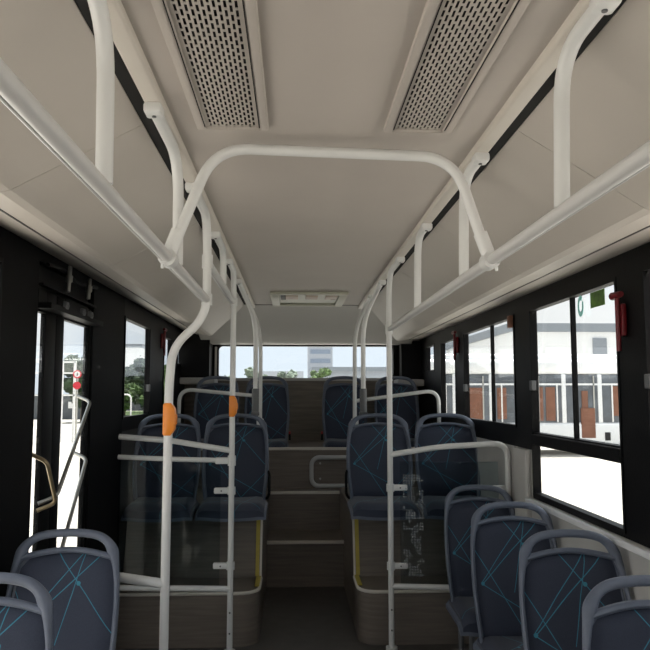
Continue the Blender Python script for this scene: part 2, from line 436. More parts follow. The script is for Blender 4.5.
# low ledges beside rear seats
m = MB(); m.rbox(XL, RW[0]+.0, 7.35, YR-.02, .10, .165, .012); m.rbox(RW[1], XR, 7.35, YR-.02, .08, .15, .012)
tag(m.build('trim_8', M['wallgrey'], smooth=True), kind='structure')
m = MB(); m.box(XL, RW[0]-.06, 7.40, YR-.02, .165, .62); m.box(RW[1]+.06, XR, 7.50, YR-.02, .15, .55)
tag(m.build('trim_9', M['black']), kind='structure')

# ceiling + rear bulkhead, ducts
m = MB()
m.box(-.365, .585, Y0, 6.40, CE, CE+.05)
tag(m.build('ceiling', M['ceiling']), kind='structure')
m = MB(); m.box(-.62, .84, Y0, 6.40, CE+.06, CE+.10); m.box(XL-.1, XR+.1, Y0, YR+.1, CE+.12, CE+.16)
tag(m.build('ceiling_void', M['dark']), kind='structure')
m = MB()
bk = [(6.40, CE), (6.45, CE-.004), (7.42, .545), (7.46, .520), (7.70, .520), (7.70, CE+.1), (6.40, CE+.1)]
m.loft([[(x, y, z) for y, z in bk] for x in (-.95, 1.22)])
tag(m.build('ceiling_bulkhead', M['bulk'], smooth=True), kind='structure')
m = MB(); m.box(-.36, .58, 6.392, 6.408, CE-.004, CE+.01); tag(m.build('trim_17', M['darkwall']), kind='structure')
DL = [(-.445, .80), (-.447, .787), (-.82, .586), (-.85, .579), (-.955, .597), (-1.15, .655), (-1.22, .65), (-1.22, .90), (-.445, .90)]
DR = [(.665, .80), (.667, .787), (1.045, .553), (1.075, .545), (1.18, .557), (1.33, .567), (1.40, .565), (1.40, .90), (.665, .90)]
duct_root = []
for nm, prof in (('ceiling_duct_left', DL), ('ceiling_duct_right', DR)):
    ys = [Y0, -.3, .95, 2.08, 3.30, 4.55, 5.8, YR]
    m = MB()
    for a, b in zip(ys[:-1], ys[1:]):
        m.loft([[(x, y, z) for x, z in prof] for y in (a+.0015, b-.0015)])
    tag(m.build(nm, M['duct']), kind='structure')
    # seam line along the duct underside
    (x0, z0) = prof[4]
    m = MB(); m.box(x0-.0035, x0+.0035, Y0, YR-.05, z0-.003, z0+.01); tag(m.build('trim_%d' % (10 if prof is DL else 11), M['darkwall']), kind='structure')
# ceiling edge mouldings beside the ducts
for i, (xa, xb) in enumerate(((-.402, -.352), (.572, .622))):
    m = MB(); m.rbox(xa, xb, Y0, 6.5, CE-.022, CE+.03, .010, 3)
    tag(m.build('trim_%d' % (12+i), M['channel'], smooth=True), kind='structure')
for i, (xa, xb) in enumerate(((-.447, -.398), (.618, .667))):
    m = MB(); m.box(xa, xb, Y0, 6.45, CE+.0, CE+.03)  # black strip paints in the shade of the gap beside the duct
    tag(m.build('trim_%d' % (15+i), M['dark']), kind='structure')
# front end of the bus behind the camera: wind-screen wall
m = MB()
m.box(XL-WT, XR+WT, Y0-.08, Y0, FLOOR, -1.0); m.box(XL-WT, XR+WT, Y0-.08, Y0, .62, .95)
m.box(XL-WT, XL+.06, Y0-.08, Y0, -1.0, .62); m.box(XR-.06, XR+WT, Y0-.08, Y0, -1.0, .62)
tag(m.build('wall_front', M['darkwall']), kind='structure')
r = empty('window_15', (0, Y0-.04, -1.0), None, None, kind='structure')
m = MB(); m.box(XL+.06, XR-.06, Y0-.045, Y0-.04, -1.0, .62); part(m, 'pane', M['clear'], r)

# ------------------------------------------------------------------ door on the left
r = empty('door_1', (XL-.03, 3.4, FLOOR), None, None, kind='structure')
def leaf(ya, yb, rl, rr):
    root = bpy.data.objects.new('door_leaf', None); C.objects.link(root); root.parent = r; root.location = (0, (ya+yb)/2-3.4, 0)
    x0, x1 = XL-.04, XL-.012
    m = MB()
    m.rbox(x0, x1, ya, ya+rl, FLOOR+.02, .48, .006); m.rbox(x0, x1, yb-rr, yb, FLOOR+.02, .48, .006)
    m.box(x0, x1, ya+rl, yb-rr, FLOOR+.02, FLOOR+.12); m.box(x0, x1, ya+rl, yb-rr, .375, .48)
    part(m, 'leaf_frame', M['black'], root, True)
    m = MB(); m.box(x0+.015, x0+.02, ya+rl, yb-rr, FLOOR+.12, .375); part(m, 'door_pane', M['glass'], root)
leaf(3.58, 4.18, .12, .05); leaf(3.29, 3.575, .03, .145)
m = MB(); m.box(XL-.01, XL+.02, 3.28, 4.17, .49, .50); m.box(XL-.02, XL+.06, 3.28, 4.17, .385, .41)
m.box(XL-.06, XL-.035, 3.27, 4.19, .40, .64)
part(m, 'header_shelf', M['black'], r)
for (y, z0, z1) in ((3.52, .49, .62), (3.86, .50, .61)):
    m = MB(); m.cyl((XL+.06, y, (z0+z1)/2), (0, .15, 1), .010, z1-z0, 10); m.cyl((XL+.06, y, (z0+z1)/2), (0, .15, 1), .016, .03, 10)
    part(m, 'door_actuator', M['steel'], r, True)
for y in (3.50, 3.78, 3.92):
    m = MB(); m.rbox(XL+.045, XL+.065, y-.02, y+.02, .405, .44, .004); m.cyl((XL+.06, y, .42), (1, 0, 0), .008, .02, 8)
    part(m, 'hinge_fitting', M['grey'], r, True)
m = MB(); m.tube(fillet([(XL+.03, 3.3, .585), (XL+.04, 3.5, .60), (XL+.04, 3.7, .56), (XL+.03, 4.12, .60)], .2), .010, 8); part(m, 'cable', M['black'], r, True)
def door_handle(p, q, mat='steel'):
    (ya, za), (yb, zb) = p, q
    x = XL+.055
    m = MB(); m.tube(fillet([(XL-.02, ya+.02, za+.03), (x, ya, za), (x, yb, zb), (XL-.02, yb-.03, zb-.03)], .03), .0095, 10)
    part(m, 'door_handle', M[mat], r, True)
door_handle((3.97, -.04), (3.46, -.47)); door_handle((3.93, -.34), (3.40, -.90)); door_handle((3.31, -.30), (3.45, -.50), 'tan')
# ------------------------------------------------------------------ seats
def halfw(z):   # rim half width as a function of height above cushion
    K = [(-.02, .19), (.10, .205), (.22, .213), (.34, .212), (.42, .206), (.48, .197), (.52, .186), (.56, .168), (.59, .145)]
    if z <= K[0][0]: return K[0][1]
    for (a, wa), (b, wb) in zip(K[:-1], K[1:]):
        if z <= b: return wa+(wb-wa)*(z-a)/(b-a)
    return K[-1][1]
def lean(z): return -.135 + .135*(z/H)
def make_seat(hc, pedestal, label, group, buckle=False, armloop=0, name='bus_seat'):
    root = empty(name, (0, 0, 0), label, 'seat', group)
    nS, nT = 16, 18
    def grid(inset, ztop0, zbot, yoff, bulge, wing):
        rows = []
        for j in range(nT+1):
            t = j/nT; row = []
            for i in range(nS+1):
                s = -1+2*i/nS
                zt = ztop0-.03*s*s
                z = zbot+(zt-zbot)*t
                x = s*(halfw(z)-inset)
                e = (1-abs(s)**6)*(1-abs(2*t-1)**10)
                y = lean(z)+yoff-bulge*e-wing*s*s - .018*math.sin(PI*min(1, max(0, (z+.02)/.40)))
                row.append((x, y, z+hc))
            rows.append(row)
        return rows
    def solid(front, back):
        n = nS+1; vs = [p for r_ in front for p in r_]+[p for r_ in back for p in r_]; o = len(front)*n; fs = []
        for j in range(nT):
            for i in range(nS):
                a = j*n+i; fs.append((a, a+1, a+n+1, a+n)); fs.append((o+a, o+a+n, o+a+n+1, o+a+1))
        for i in range(nS):
            fs.append((i, o+i, o+i+1, i+1)); a = nT*n+i; fs.append((a, a+1, o+a+1, o+a))
        for j in range(nT):
            a = j*n; fs.append((a, a+n, o+a+n, o+a)); a = j*n+nS; fs.append((a, o+a, o+a+n, a+n))
        return vs, fs
    m = MB(); m.add(*solid(grid(.006, .552, -.05, .010, .0, .02), grid(.006, .552, -.05, .030, .0, .02)))
    m.build('seat_shell', M['plastic'], root, True)
    m = MB(); m.add(*solid(grid(.016, .540, -.01, .012, .022, .02), grid(.016, .540, -.01, .018, 0, .02)))
    m.build('backrest', pat_mat(hc), root, True)
    # rim and grab handle in one moulded loop
    half = [(-.06, .188), (.02, .196), (.12, .207), (.22, .214), (.33, .213), (.41, .208), (.47, .200), (.515, .190), (.55, .177), (.578, .157), (.598, .126), (.608, .085), (.612, .04), (.613, 0)]
    path = [(w, z) for z, w in half] + [(-w, z) for z, w in half[::-1][1:]]
    P3 = []
    for i in range(len(path)):
        (x, z) = path[i]; P3.append(Vector((x, lean(z)-.006-.02*min(1, (abs(x)/.2)**2)-.018*math.sin(PI*min(1, max(0, (z+.02)/.40))), z+hc)))
    Q = []
    for i in range(len(P3)-1):
        p0 = P3[max(0, i-1)]; p1 = P3[i]; p2 = P3[i+1]; p3 = P3[min(len(P3)-1, i+2)]
        for k in range(3):
            t = k/3; Q.append(.5*((2*p1)+(p2-p0)*t+(2*p0-5*p1+4*p2-p3)*t*t+(3*p1-p0-3*p2+p3)*t**3))
    Q.append(P3[-1])
    rr = []
    for q in Q:
        zz = q.z-hc; rr.append(.0085+.0080*min(1, max(0, (zz-.40)/.14))+.006*math.exp(-((zz-.545)/.028)**2))
    m = MB(); m.tube(Q, rr, 12, ry=.016)
    m.build('grab_handle', M['plastic'], root, True)
    # arch strip under the handle slot
    A = []
    for i in range(21):
        s = -1+2*i/20; z = .548-.026*s*s; x = s*(halfw(z)-.002); A.append((x, lean(z)-.004-.02*s*s, z+hc))
    m = MB(); m.tube(A, .012, 10, ry=.014); m.build('top_rib', M['plastic'], root, True)
    # seat cushion and its shell
    def slab(w, yb, yf, zt, th, inset, drop):
        rows = []
        n1, n2 = 14, 16
        prof = []
        for j in range(n2+1):
            t = j/n2; y = yb+(yf-yb)*t
            z = zt - drop*max(0, (t-.72)/.28)**2 + .012*(1-t) ; prof.append((y, z))
        ring = [(y, z) for y, z in prof] + [(y+.012*(0 if k else 0), z-th) for k, (y, z) in enumerate(prof[::-1])]
        rings = []
        for i in range(n1+1):
            s = -1+2*i/n1; x = w*s; e = abs(s)**8
            rr_ = []
            cy = (yb+yf)/2; 
            for (y, z) in ring:
                top = 1 if z > 0 else 0
                f = 1-.10*e
                rr_.append((x, cy+(y-cy)*f, z*1.0 + .018*s*s*(1-e) - .022*e*(1 if (y, z) in prof else -.3)))
            rings.append(rr_)
        return rings
    m = MB(); m.loft(slab(.205, -.10, -.485, hc, .05, 0, .035)); m.build('seat_cushion', M['cushion_fab'], root, True)
    m = MB(); m.loft(slab(.218, -.07, -.475, hc-.028, .05, 0, .03)); m.build('seat_pan', M['plastic'], root, True)
    if pedestal:
        m = MB()
        for sx in (-.14, .14):
            m.tube(fillet([(sx, -.40, hc-.07), (sx, -.36, .02), (sx, -.14, .02), (sx, -.12, hc-.07)], .05), .016, 10)
        m.box(-.16, .16, -.37, -.33, hc-.09, hc-.06); m.box(-.16, .16, -.17, -.13, hc-.09, hc-.06)
        m.build('seat_base', M['grey'], root, True)
    else:
        m = MB(); m.rbox(-.16, .16, -.36, -.14, 0, max(.012, hc-.05), .004); m.build('seat_base', M['grey'], root)
    if armloop:
        m = MB(); x = armloop*.228
        m.tube(fillet([(armloop*.205, -.02+lean(.02), hc+.0), (x, -.05+lean(.05), hc+.03), (x, -.06+lean(.15), hc+.19), (armloop*.21, -.02+lean(.2), hc+.215)], .03), .009, 8)
        m.build('arm_loop', M['black'], root, True)
    if buckle:
        b = buckle
        m = MB(); m.rbox(b*.225-.010, b*.225+.010, -.16, -.13, hc+.0, hc+.06, .003); o = m.build('belt_buckle', M['black'], root, True)
        m = MB(); m.rbox(b*.225-.008, b*.225+.008, -.165, -.13, hc+.06, hc+.085, .002); m.build('release_button', M['darkred'], o, True)
    return root
def copy_tree(o, parent=None):
    c = o.copy(); C.objects.link(c); c.parent = parent
    for ch in list(o.children): copy_tree(ch, c)
    return c

HCN = FLOOR*-1 - .54 - H       # cushion height so that the handle top sits at -.54
proto = make_seat(HCN, True, '', '')
near = [((1.10, 4.38), 'dark blue window-side seat directly in front of the right glass partition', 'right'),
        ((1.09, 3.70), 'dark blue seat by right window, second in the row from the glass partition', 'right'),
        ((1.095, 2.94), 'dark blue seat by right window, third from the partition, its grab handle fully in view', 'right'),
        ((1.05, 2.20), 'partly cut-off dark blue seat nearest the camera at the right window', 'right'),
        ((-.90, 3.04), 'dark blue seat with cyan lines in front of the bus door on the left', 'left'),
        ((-.925, 2.32), 'dark blue seat cut off at lower left corner, nearest on the door side', 'left')]
for i, ((x, y), lab, side) in enumerate(near):
    o = proto if i == 0 else copy_tree(proto)
    o.location = (x, y, FLOOR); o['label'] = lab
    o['group'] = 'single seats along the right windows' if side == 'right' else 'single seats before the left door'
HB = .10
pairs = [(-.415, 5.36, -1, 'aisle seat of the raised left pair behind the glass partition'), (-.90, 5.36, 0, 'window seat of the raised left pair, next to black pillar'),
         (.615, 5.36, 1, 'aisle seat of the raised right pair, grey pole sleeve on its top corner'), (1.11, 5.36, 0, 'window seat of the raised right pair behind curved white bar')]
pm = {}
pA = make_seat(HB, False, '', '', armloop=1); pB = make_seat(HB, False, '', '', armloop=-1); pC = make_seat(HB, False, '', '')
first = {'C': True}
for x, y, kind, lab in pairs:
    if kind == -1: o = pA
    elif kind == 1: o = pB
    else:
        o = pC if first['C'] else copy_tree(pC); first['C'] = False
    o.location = (x, y, BZ); o.scale = (1.07, 1.0, .945); o['label'] = 'dark blue ' + lab; o['group'] = 'raised seat pairs over the wheel boxes'
HR = .045
rA = make_seat(HR, False, '', '', buckle=1); rB = make_seat(HR, False, '', '', buckle=-1); rC = make_seat(HR, False, '', '')
rear = [(-.265, rA, 'dark rear-row seat left of the rear aisle, under the back window'), (-.76, rC, 'dark rear-row seat at far left corner, half behind the left pair'),
        (.50, rB, 'dark rear-row seat right of the rear aisle, under the back window'), (1.02, None, 'dark rear-row seat at far right corner below the black corner panel')]
for x, o, lab in rear:
    if o is None: o = copy_tree(rC)
    o.location = (x, 7.30, -.494); o['label'] = lab; o['group'] = 'seats of the rear row'

# ------------------------------------------------------------------ rails, hangers, poles
RXL, RXR, RZ = -.378, .596, .405
TR = .0175
def fit(root, mb, name='clamp', mat='tube'): return part(mb, name, M[mat], root, True)

def rail(name, x, y0, y1, z, label, highlight_side):
    root = empty(name, (x, (y0+y1)/2, z), label, 'handrail', 'long overhead handrails')
    m = MB(); m.tube([(x, y0, z), (x, y1, z)], .0165, 20); part(m, 'rail_tube', M['rail'], root, True)
    m = MB(); m.tube([(x+highlight_side*.0155, y0, z-.010), (x+highlight_side*.0155, y1, z-.010)], .0035, 8); part(m, 'rail_highlight', M['tube'], root, True)  # pale bead stands in for window light glinting along the rail
    return root
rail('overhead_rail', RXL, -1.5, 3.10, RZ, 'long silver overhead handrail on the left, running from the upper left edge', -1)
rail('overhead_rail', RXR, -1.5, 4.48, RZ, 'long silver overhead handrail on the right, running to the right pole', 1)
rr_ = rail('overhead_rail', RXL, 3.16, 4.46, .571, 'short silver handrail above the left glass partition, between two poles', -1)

HG = 'short ceiling hangers of the handrails'
def hanger(x_top, x, y, z_bot, label, span=.25):
    root = empty('rail_hanger', (x, y, z_bot), label, 'hanger post', HG)
    m = MB(); path = fillet([(x_top, y-span, CE-.030), (x_top, y-.02, CE-.032), (x, y, z_bot+.010)], .15, 10)
    m.tube(path, TR, 16); part(m, 'hanger_tube', M['tube'], root, True)
    clampat(root, x_top, y-span, 1 if x > 0 else -1)
    return root
def clampat(root, x, y, side):
    m = MB(); m.rbox(x-.024, x+.024, y-.028, y+.028, CE-.050, CE-.020, .008)
    o = part(m, 'ceiling_bracket', M['tube'], root, True)
    m = MB(); m.cyl((x, y+.004, CE-.051), (0, 0, 1), .006, .004, 10); part(m, 'screw', M['grey'], root, True)
XCL, XCR = -.377, .598
for y, lab in ((1.42, 'white hanger post on the left handrail nearest the upper left corner'),
               (2.33, 'white hanger post on the left handrail just behind the crossing arch')):
    hanger(XCL, RXL, y, RZ, lab, .44)
hanger(XCL, RXL, 3.82, .571, 'white hanger post of the short rail above the left partition', .40)
for y, lab in ((1.56, 'large white hanger post on the right handrail nearest the upper right corner'),
               (2.50, 'white hanger post on the right handrail just behind the crossing arch'),
               (3.46, 'white hanger post midway between arch and right pole on right handrail')):
    hanger(XCR, RXR, y, RZ, lab)

# crossing arch
root = empty('cross_arch', (.11, 2.16, RZ), 'white tubular arch crossing under the ceiling between both handrails', 'grab arch')
m = MB(); ap = fillet([(RXL+.012, 2.16, RZ+.03), (-.245, 2.16, .748), (.49, 2.16, .728), (RXR-.012, 2.16, RZ+.03)], .11, 10)
m.tube(ap, .0165, 18); part(m, 'arch_tube', M['tube'], root, True)
for x, s in ((RXL, 1), (RXR, -1)):
    m = MB(); m.cyl((x, 2.16, RZ), (0, 1, 0), .027, .055, 20)
    m.tube([(x, 2.16, RZ+.01), (x+s*.028, 2.16, RZ+.085)], .0215, 14); m.cyl((x-s*.012, 2.13, RZ-.03), (0, 0, 1), .005, .012, 8)
    m.cyl((x-s*.022, 2.16, RZ+.025), (0, 1, 0), .006, .06, 8)
    part(m, 'rail_clamp', M['tube'], root, True)

# poles
def ring(x, y, z, h=.045, r=.0235, axis=(0, 0, 1)): 
    m = MB(); m.cyl((x, y, z), axis, r, h, 18); return m
PG = 'white floor-to-ceiling poles'
# left near pole (bent outwards)
p1 = empty('grab_pole', (-.525, 3.08, FLOOR), 'white pole on the left that kinks outwards below the handrail, orange button on it', 'pole', PG)
m = MB(); m.tube(fillet([(XCL, 2.62, CE-.03), (XCL, 3.06, CE-.03), (RXL, 3.12, .60), (RXL, 3.12, .33), (-.515, 3.10, .205), (-.525, 3.08, .05), (-.525, 3.08, FLOOR)], .10, 9), .0185, 18)
part(m, 'pole_tube', M['tube'], p1, True); clampat(p1, XCL, 2.62, -1)
fit(p1, ring(RXL, 3.12, .571, .06)); fit(p1, ring(RXL, 3.12, RZ, .05)); fit(p1, ring(-.525, 3.08, FLOOR+.02, .04, .035), 'foot_flange')
# left front pole
p2 = empty('grab_pole', (RXL, 4.50, FLOOR), 'straight white pole at inner edge of the left glass partition', 'pole', PG)
m = MB(); m.tube(fillet([(XCL, 4.12, CE-.03), (XCL, 4.46, CE-.03), (RXL, 4.50, .60), (RXL, 4.50, FLOOR)], .12, 9), TR, 18)
part(m, 'pole_tube', M['tube'], p2, True); clampat(p2, XCL, 4.12, -1)
fit(p2, ring(RXL, 4.50, .571, .05)); fit(p2, ring(RXL, 4.50, FLOOR+.02, .04, .035), 'foot_flange')
p3 = empty('grab_pole', (RXR, 4.52, FLOOR), 'straight white pole at inner edge of the right glass partition', 'pole', PG)
m = MB(); m.tube(fillet([(XCR, 4.02, CE-.03), (XCR, 4.46, CE-.03), (RXR, 4.52, .60), (RXR, 4.52, FLOOR)], .12, 9), TR, 18)
part(m, 'pole_tube', M['tube'], p3, True); clampat(p3, XCR, 4.02, 1)
fit(p3, ring(RXR, 4.52, RZ, .06)); fit(p3, ring(RXR, 4.52, FLOOR+.02, .04, .035), 'foot_flange')
for px_, py_, rt in ((RXL, 4.5, p2), (RXR, 4.52, p3)):
    for z in (-1.30, -1.42):
        m = MB(); m.cyl((px_, py_-.017, z), (0, 1, 0), .006, .006, 8); part(m, 'screw', M['grey'], rt, True)
# rear poles
RG = 'white poles beside the rear aisle'
def rear_pole(x, xt, y, yc, zb, sleeve, lab):
    p = empty('seat_pole', (x, y, zb), lab, 'pole', RG)
    m = MB(); m.tube(fillet([(xt, yc, CE-.03), (xt, min(yc+.25, y-.15), CE-.04), (x, y-.02, .55), (x, y, zb)], .22, 12), TR, 16)
    part(m, 'pole_tube', M['tube'], p, True); clampat(p, xt, yc, 1 if x > 0 else -1)
    if sleeve:
        m = MB(); m.tube([(x, y, zb), (x, y, zb+.17)], .026, 16); part(m, 'grey_sleeve', M['grey'], p, True)
        m = MB(); m.rbox(x-.03, x+.03, y-.03, y+.03, zb-.03, zb+.0, .008); part(m, 'seat_clamp', M['grey'], p, True)
    else:
        m = MB(); m.rbox(x-.03, x+.03, y-.03, y+.03, zb-.02, zb+.04, .01); part(m, 'seat_clamp', M['tube'], p, True)
rear_pole(-.285, XCL, 5.40, 4.86, -.13, True, 'white pole with grey sleeve standing on the left raised aisle seat')
rear_pole(-.29, XCL, 6.30, 5.58, -.25, False, 'white pole left of rear aisle, just in front of the rear row')
rear_pole(.515, XCR, 5.40, 4.86, -.13, True, 'white pole with grey sleeve standing on the right raised aisle seat')
rear_pole(.52, XCR, 6.22, 5.58, -.25, False, 'white pole right of rear aisle, just in front of the rear row')
# guard bars before the rear row
def guard(xs, z0, z1, ys, lab):
    root = empty('guard_bar', (xs[1], ys, -.5), lab, 'guard bar', 'guard bars before the rear row')
    m = MB(); m.tube(fillet([(xs[0], ys, z0), (xs[1], ys, z1), (xs[1], ys, -.80)], .12, 8), .0165, 14); part(m, 'bar_tube', M['tube'], root, True)
guard((-.29, -.985), -.02, .045, 6.30, 'white curved guard bar in front of left rear-row seats')
guard((.52, 1.245), -.06, .035, 6.22, 'white curved guard bar in front of right rear-row seats')

# partitions
def partition_clamp(root, x, y, z, s):
    m = MB(); m.cyl((x, y, z), (0, 0, 1), .025, .045, 18); m.rbox(*sorted((x+s*.015, x+s*.105)), y-.014, y+.014, z-.018, z+.018, .007)
    o = part(m, 'glass_clamp', M['tube'], root, True)
    m = MB(); m.cyl((x+s*.06, y-.014, z), (0, 1, 0), .005, .004, 8); part(m, 'screw', M['grey'], o, True)
# left
root = empty('glass_partition', (-.75, 4.5, PZ), 'clear glass partition with white tubes left, between black pillar and straight pole', 'partition', 'glass partitions')
m = MB(); m.tube([(RXL, 4.50, -.345), (-.75, 4.52, -.285), (-1.075, 4.56, -.262)], TR, 16); part(m, 'top_tube', M['tube'], root, True)
m = MB(); m.tube([(RXL, 4.50, -.405), (-.75, 4.51, -.395), (-1.075, 4.55, -.385)], .015, 16); m.cyl((RXL, 4.5, -.405), (0, 0, 1), .025, .06, 16)
m.rbox(RXL-.10, RXL-.01, 4.485, 4.515, -.425, -.385, .007); part(m, 'middle_tube', M['tube'], root, True)
m = MB(); m.tube([(RXL, 4.50, -1.165), (-1.09, 4.55, -1.165)], .0175, 14); part(m, 'bottom_tube', M['tube'], root, True)
m = MB(); m.xbox((-.445, 4.51, -.775), (-1.07, 4.55, -.775), .006, .74); part(m, 'glass_panel', M['pglass'], root)
for z in (-.585, -1.03): partition_clamp(root, RXL, 4.50, z, -1)
# right
root = empty('glass_partition', (.95, 4.5, PZ), 'clear glass partition with dotted film right, under a curved white tube', 'partition', 'glass partitions')
m = MB(); m.tube(fillet([(RXR, 4.52, -.375), (.90, 4.49, -.325), (1.305, 4.43, -.30), (1.305, 4.43, -1.20)], .085, 9), TR, 16); part(m, 'top_tube', M['tube'], root, True)
m = MB(); m.tube([(RXR, 4.52, -1.165), (1.305, 4.43, -1.165)], .0165, 14); part(m, 'bottom_tube', M['tube'], root, True)
m = MB(); m.xbox((.655, 4.515, -.785), (1.255, 4.463, -.785), .006, .74); part(m, 'glass_panel', M['pglass'], root)
m = MB(); m.xbox((.672, 4.508, -.80), (.80, 4.497, -.80), .002, .62); part(m, 'dotted_film', M['dots'], root)
for z in (-.575, -1.045): partition_clamp(root, RXR, 4.52, z, 1)
m = MB(); m.rbox(1.21, 1.318, 4.425, 4.455, -.59, -.555, .008); part(m, 'glass_clamp', M['tube'], root, True)
# low bar from left near pole to the wall
root = empty('low_bar', (-.84, 3.08, -.76), 'white low bar from the kinked left pole towards the door', 'bar')
m = MB(); m.tube([(-.525, 3.08, -.775), (-1.12, 3.16, -.705)], .0195, 14); part(m, 'bar_tube', M['tube'], root, True)

# stop buttons
def button(x, y, z, s, lab):
    root = empty('stop_button', (x, y, z), lab, 'stop button', 'orange stop buttons')
    h = .064*s; d = .024
    prof = [(0, -h), (.012, -h), (.027, -h*.62), (.031, 0), (.027, h*.62), (.012, h), (0, h), (-.014, h), (-.019, h*.9), (-.019, -h*.9), (-.014, -h)]
    m = MB(); rings = []
    for yy, k in ((-d, .86), (-d*.8, 1), (d*.8, 1), (d, .86)):
        rings.append([(x+a*s*k, y+yy*s, z+b*k) for a, b in prof])
    m.loft(rings); part(m, 'housing', M['orange'], root, True)
    m = MB(); m.rbox(x+.026*s, x+.034*s, y-.012, y+.012, z-.02*s, z+.02*s, .003); part(m, 'push_button', M['orange'], root, True)
button(-.525, 3.08, -.105, 1.05, 'orange stop button on the kinked left pole')
button(RXL, 4.50, -.075, 1.0, 'orange stop button on the straight left pole')

# overhead vents
def vent(x0, x1, lab):
    y0, y1 = .70, 2.08
    root = empty('ceiling_vent', ((x0+x1)/2, (y0+y1)/2, CE), lab, 'air vent', 'slotted ceiling vents')
    m = MB(); w = .029
    for (a, b, c, d) in ((x0, x0+w, y0, y1), (x1-w, x1, y0, y1), (x0+w, x1-w, y0, y0+w*.3), (x0+w, x1-w, y1-w*.3, y1)):
        m.rbox(a, b, c, d, CE-.018, CE-.001, .007, 2)
    part(m, 'vent_frame', M['ceiling'], root, True)
    m = MB(); m.box(x0+w, x1-w, y0+.01, y1-.01, CE-.003, CE-.001); part(m, 'backing', M['dark'], root)
    m = MB(); gx0, gx1 = x0+w, x1-w; margin = .008
    nc = 12; pw = (gx1-gx0-2*margin)/nc; ph = .036; sw, sh = pw*.54, ph*.78
    zt, zb = CE-.0065, CE-.0085
    def quad(xa, xb, ya, yb): m.box(xa, xb, ya, yb, zb, zt)
    quad(gx0, gx0+margin, y0+.01, y1-.01); quad(gx1-margin, gx1, y0+.01, y1-.01)
    for i in range(nc):
        xa = gx0+margin+i*pw; xb = xa+pw; s0 = xa+(pw-sw)/2; s1 = s0+sw
        quad(xa, s0, y0+.01, y1-.01); quad(s1, xb, y0+.01, y1-.01)
        y = y0+.01+(ph/2 if i % 2 else 0)
        if i % 2: quad(s0, s1, y0+.01, y)
        while y < y1-.012:
            e = min(y+(ph-sh), y1-.01); quad(s0, s1, y, e); y += ph
    part(m, 'slotted_grill', M['grill'], root)
    m = MB()
    for xx in (gx0-.002, gx1+.002): m.box(xx-.0012, xx+.0012, y0, y1-.03, CE-.0195, CE-.017)
    part(m, 'frame_gap', M['dark'], root)
vent(-.288, -.077, 'slotted rectangular ceiling vent, the left of the two at top')
vent(.262, .467, 'slotted rectangular ceiling vent, the right of the two at top')

# rear ceiling lamp
root = empty('ceiling_lamp', (.115, 6.05, CE), 'flat rectangular ceiling fixture with rounded slot near the rear bulkhead', 'ceiling fixture')
m = MB()
xa, xb, ya, yb = -.19, .42, 5.55, 6.35
m.rbox(xa, xb, ya, ya+.07, CE-.022, CE-.001, .006); m.rbox(xa, xb, yb-.07, yb, CE-.022, CE-.001, .006)
m.rbox(xa, xa+.07, ya+.07, yb-.07, CE-.022, CE-.001, .006); m.rbox(xb-.07, xb, ya+.07, yb-.07, CE-.022, CE-.001, .006)
part(m, 'fixture_frame', M['lamp'], root, True)
m = MB(); m.box(xa+.07, xb-.07, ya+.07, yb-.07, CE-.004, CE-.001); part(m, 'recess', M['lamp'], root)
for k in range(3):
    x = xa+.12+k*.16
    m = MB(); m.rbox(x, x+.10, ya+.12, yb-.42, CE-.014, CE-.004, .004); part(m, 'reflector', M['warm'], root, True)
for k in (0, 1):
    m = MB(); m.rbox((xa+.08, xb-.12)[k], (xa+.12, xb-.08)[k], ya+.10, yb-.38, CE-.012, CE-.004, .004); part(m, 'end_cap', M['black'], root, True)

# step riser hatch frame
root = empty('engine_hatch', (.40, 6.79, -.866), 'grey rounded hatch frame on the upper step riser, right half', 'hatch')
m = MB(); hx0, hx1, hz0, hz1 = .165, .70, -.845, -.585; R_ = .07
pts = []
for (cx, cz, a0) in ((hx1-R_, hz1-R_, 0), (hx0+R_, hz1-R_, 90), (hx0+R_, hz0+R_, 180), (hx1-R_, hz0+R_, 270)):
    for k in range(7): a = math.radians(a0+15*k); pts.append((cx+R_*math.cos(a), 6.787, cz+R_*math.sin(a)))
pts.append(pts[0]); m.tube(pts, .021, 10, cap=False); part(m, 'hatch_frame', M['hatch'], root, True)
for z in (-.64, -.78):
    m = MB(); m.cyl((.245, 6.793, z), (0, 1, 0), .009, .012, 10); part(m, 'screw', M['steel'], root, True)

# red emergency hammers
def hammer(x, y, z, s, lab, stem=False):
    root = empty('emergency_hammer', (x, y, z), lab, 'hammer', 'red emergency hammers')
    m = MB(); m.rbox(*sorted((x, x+s*.022)), y-.028, y+.028, z-.11, z+.02, .006); part(m, 'holder', M['red'], root, True)
    m = MB(); m.tube([(x+s*.030, y-.01, z-.17), (x+s*.030, y-.01, z+.05)], .010, 10); part(m, 'handle', M['red'], root, True)
    m = MB(); m.tube([(x+s*.030, y-.045, z+.055), (x+s*.030, y+.03, z+.055)], [.012, .017], 12); part(m, 'hammer_head', M['red'], root, True)
hammer(XR-.006, 2.84, .34, -1, 'dark red emergency hammer on black post at the right picture edge')
hammer(XR-.006, 5.80, .44, -1, 'red emergency hammer between the rear right side windows')
hammer(XL, 6.31, .50, 1, 'red emergency hammer between the left side windows')
m = MB(); m.rbox(XR-.03, XR-.006, 4.31, 4.36, .40, .475, .004)
tag(m.build('alarm_box', M['brick'], smooth=True), 'small red box at upper corner of the second right window', 'box')
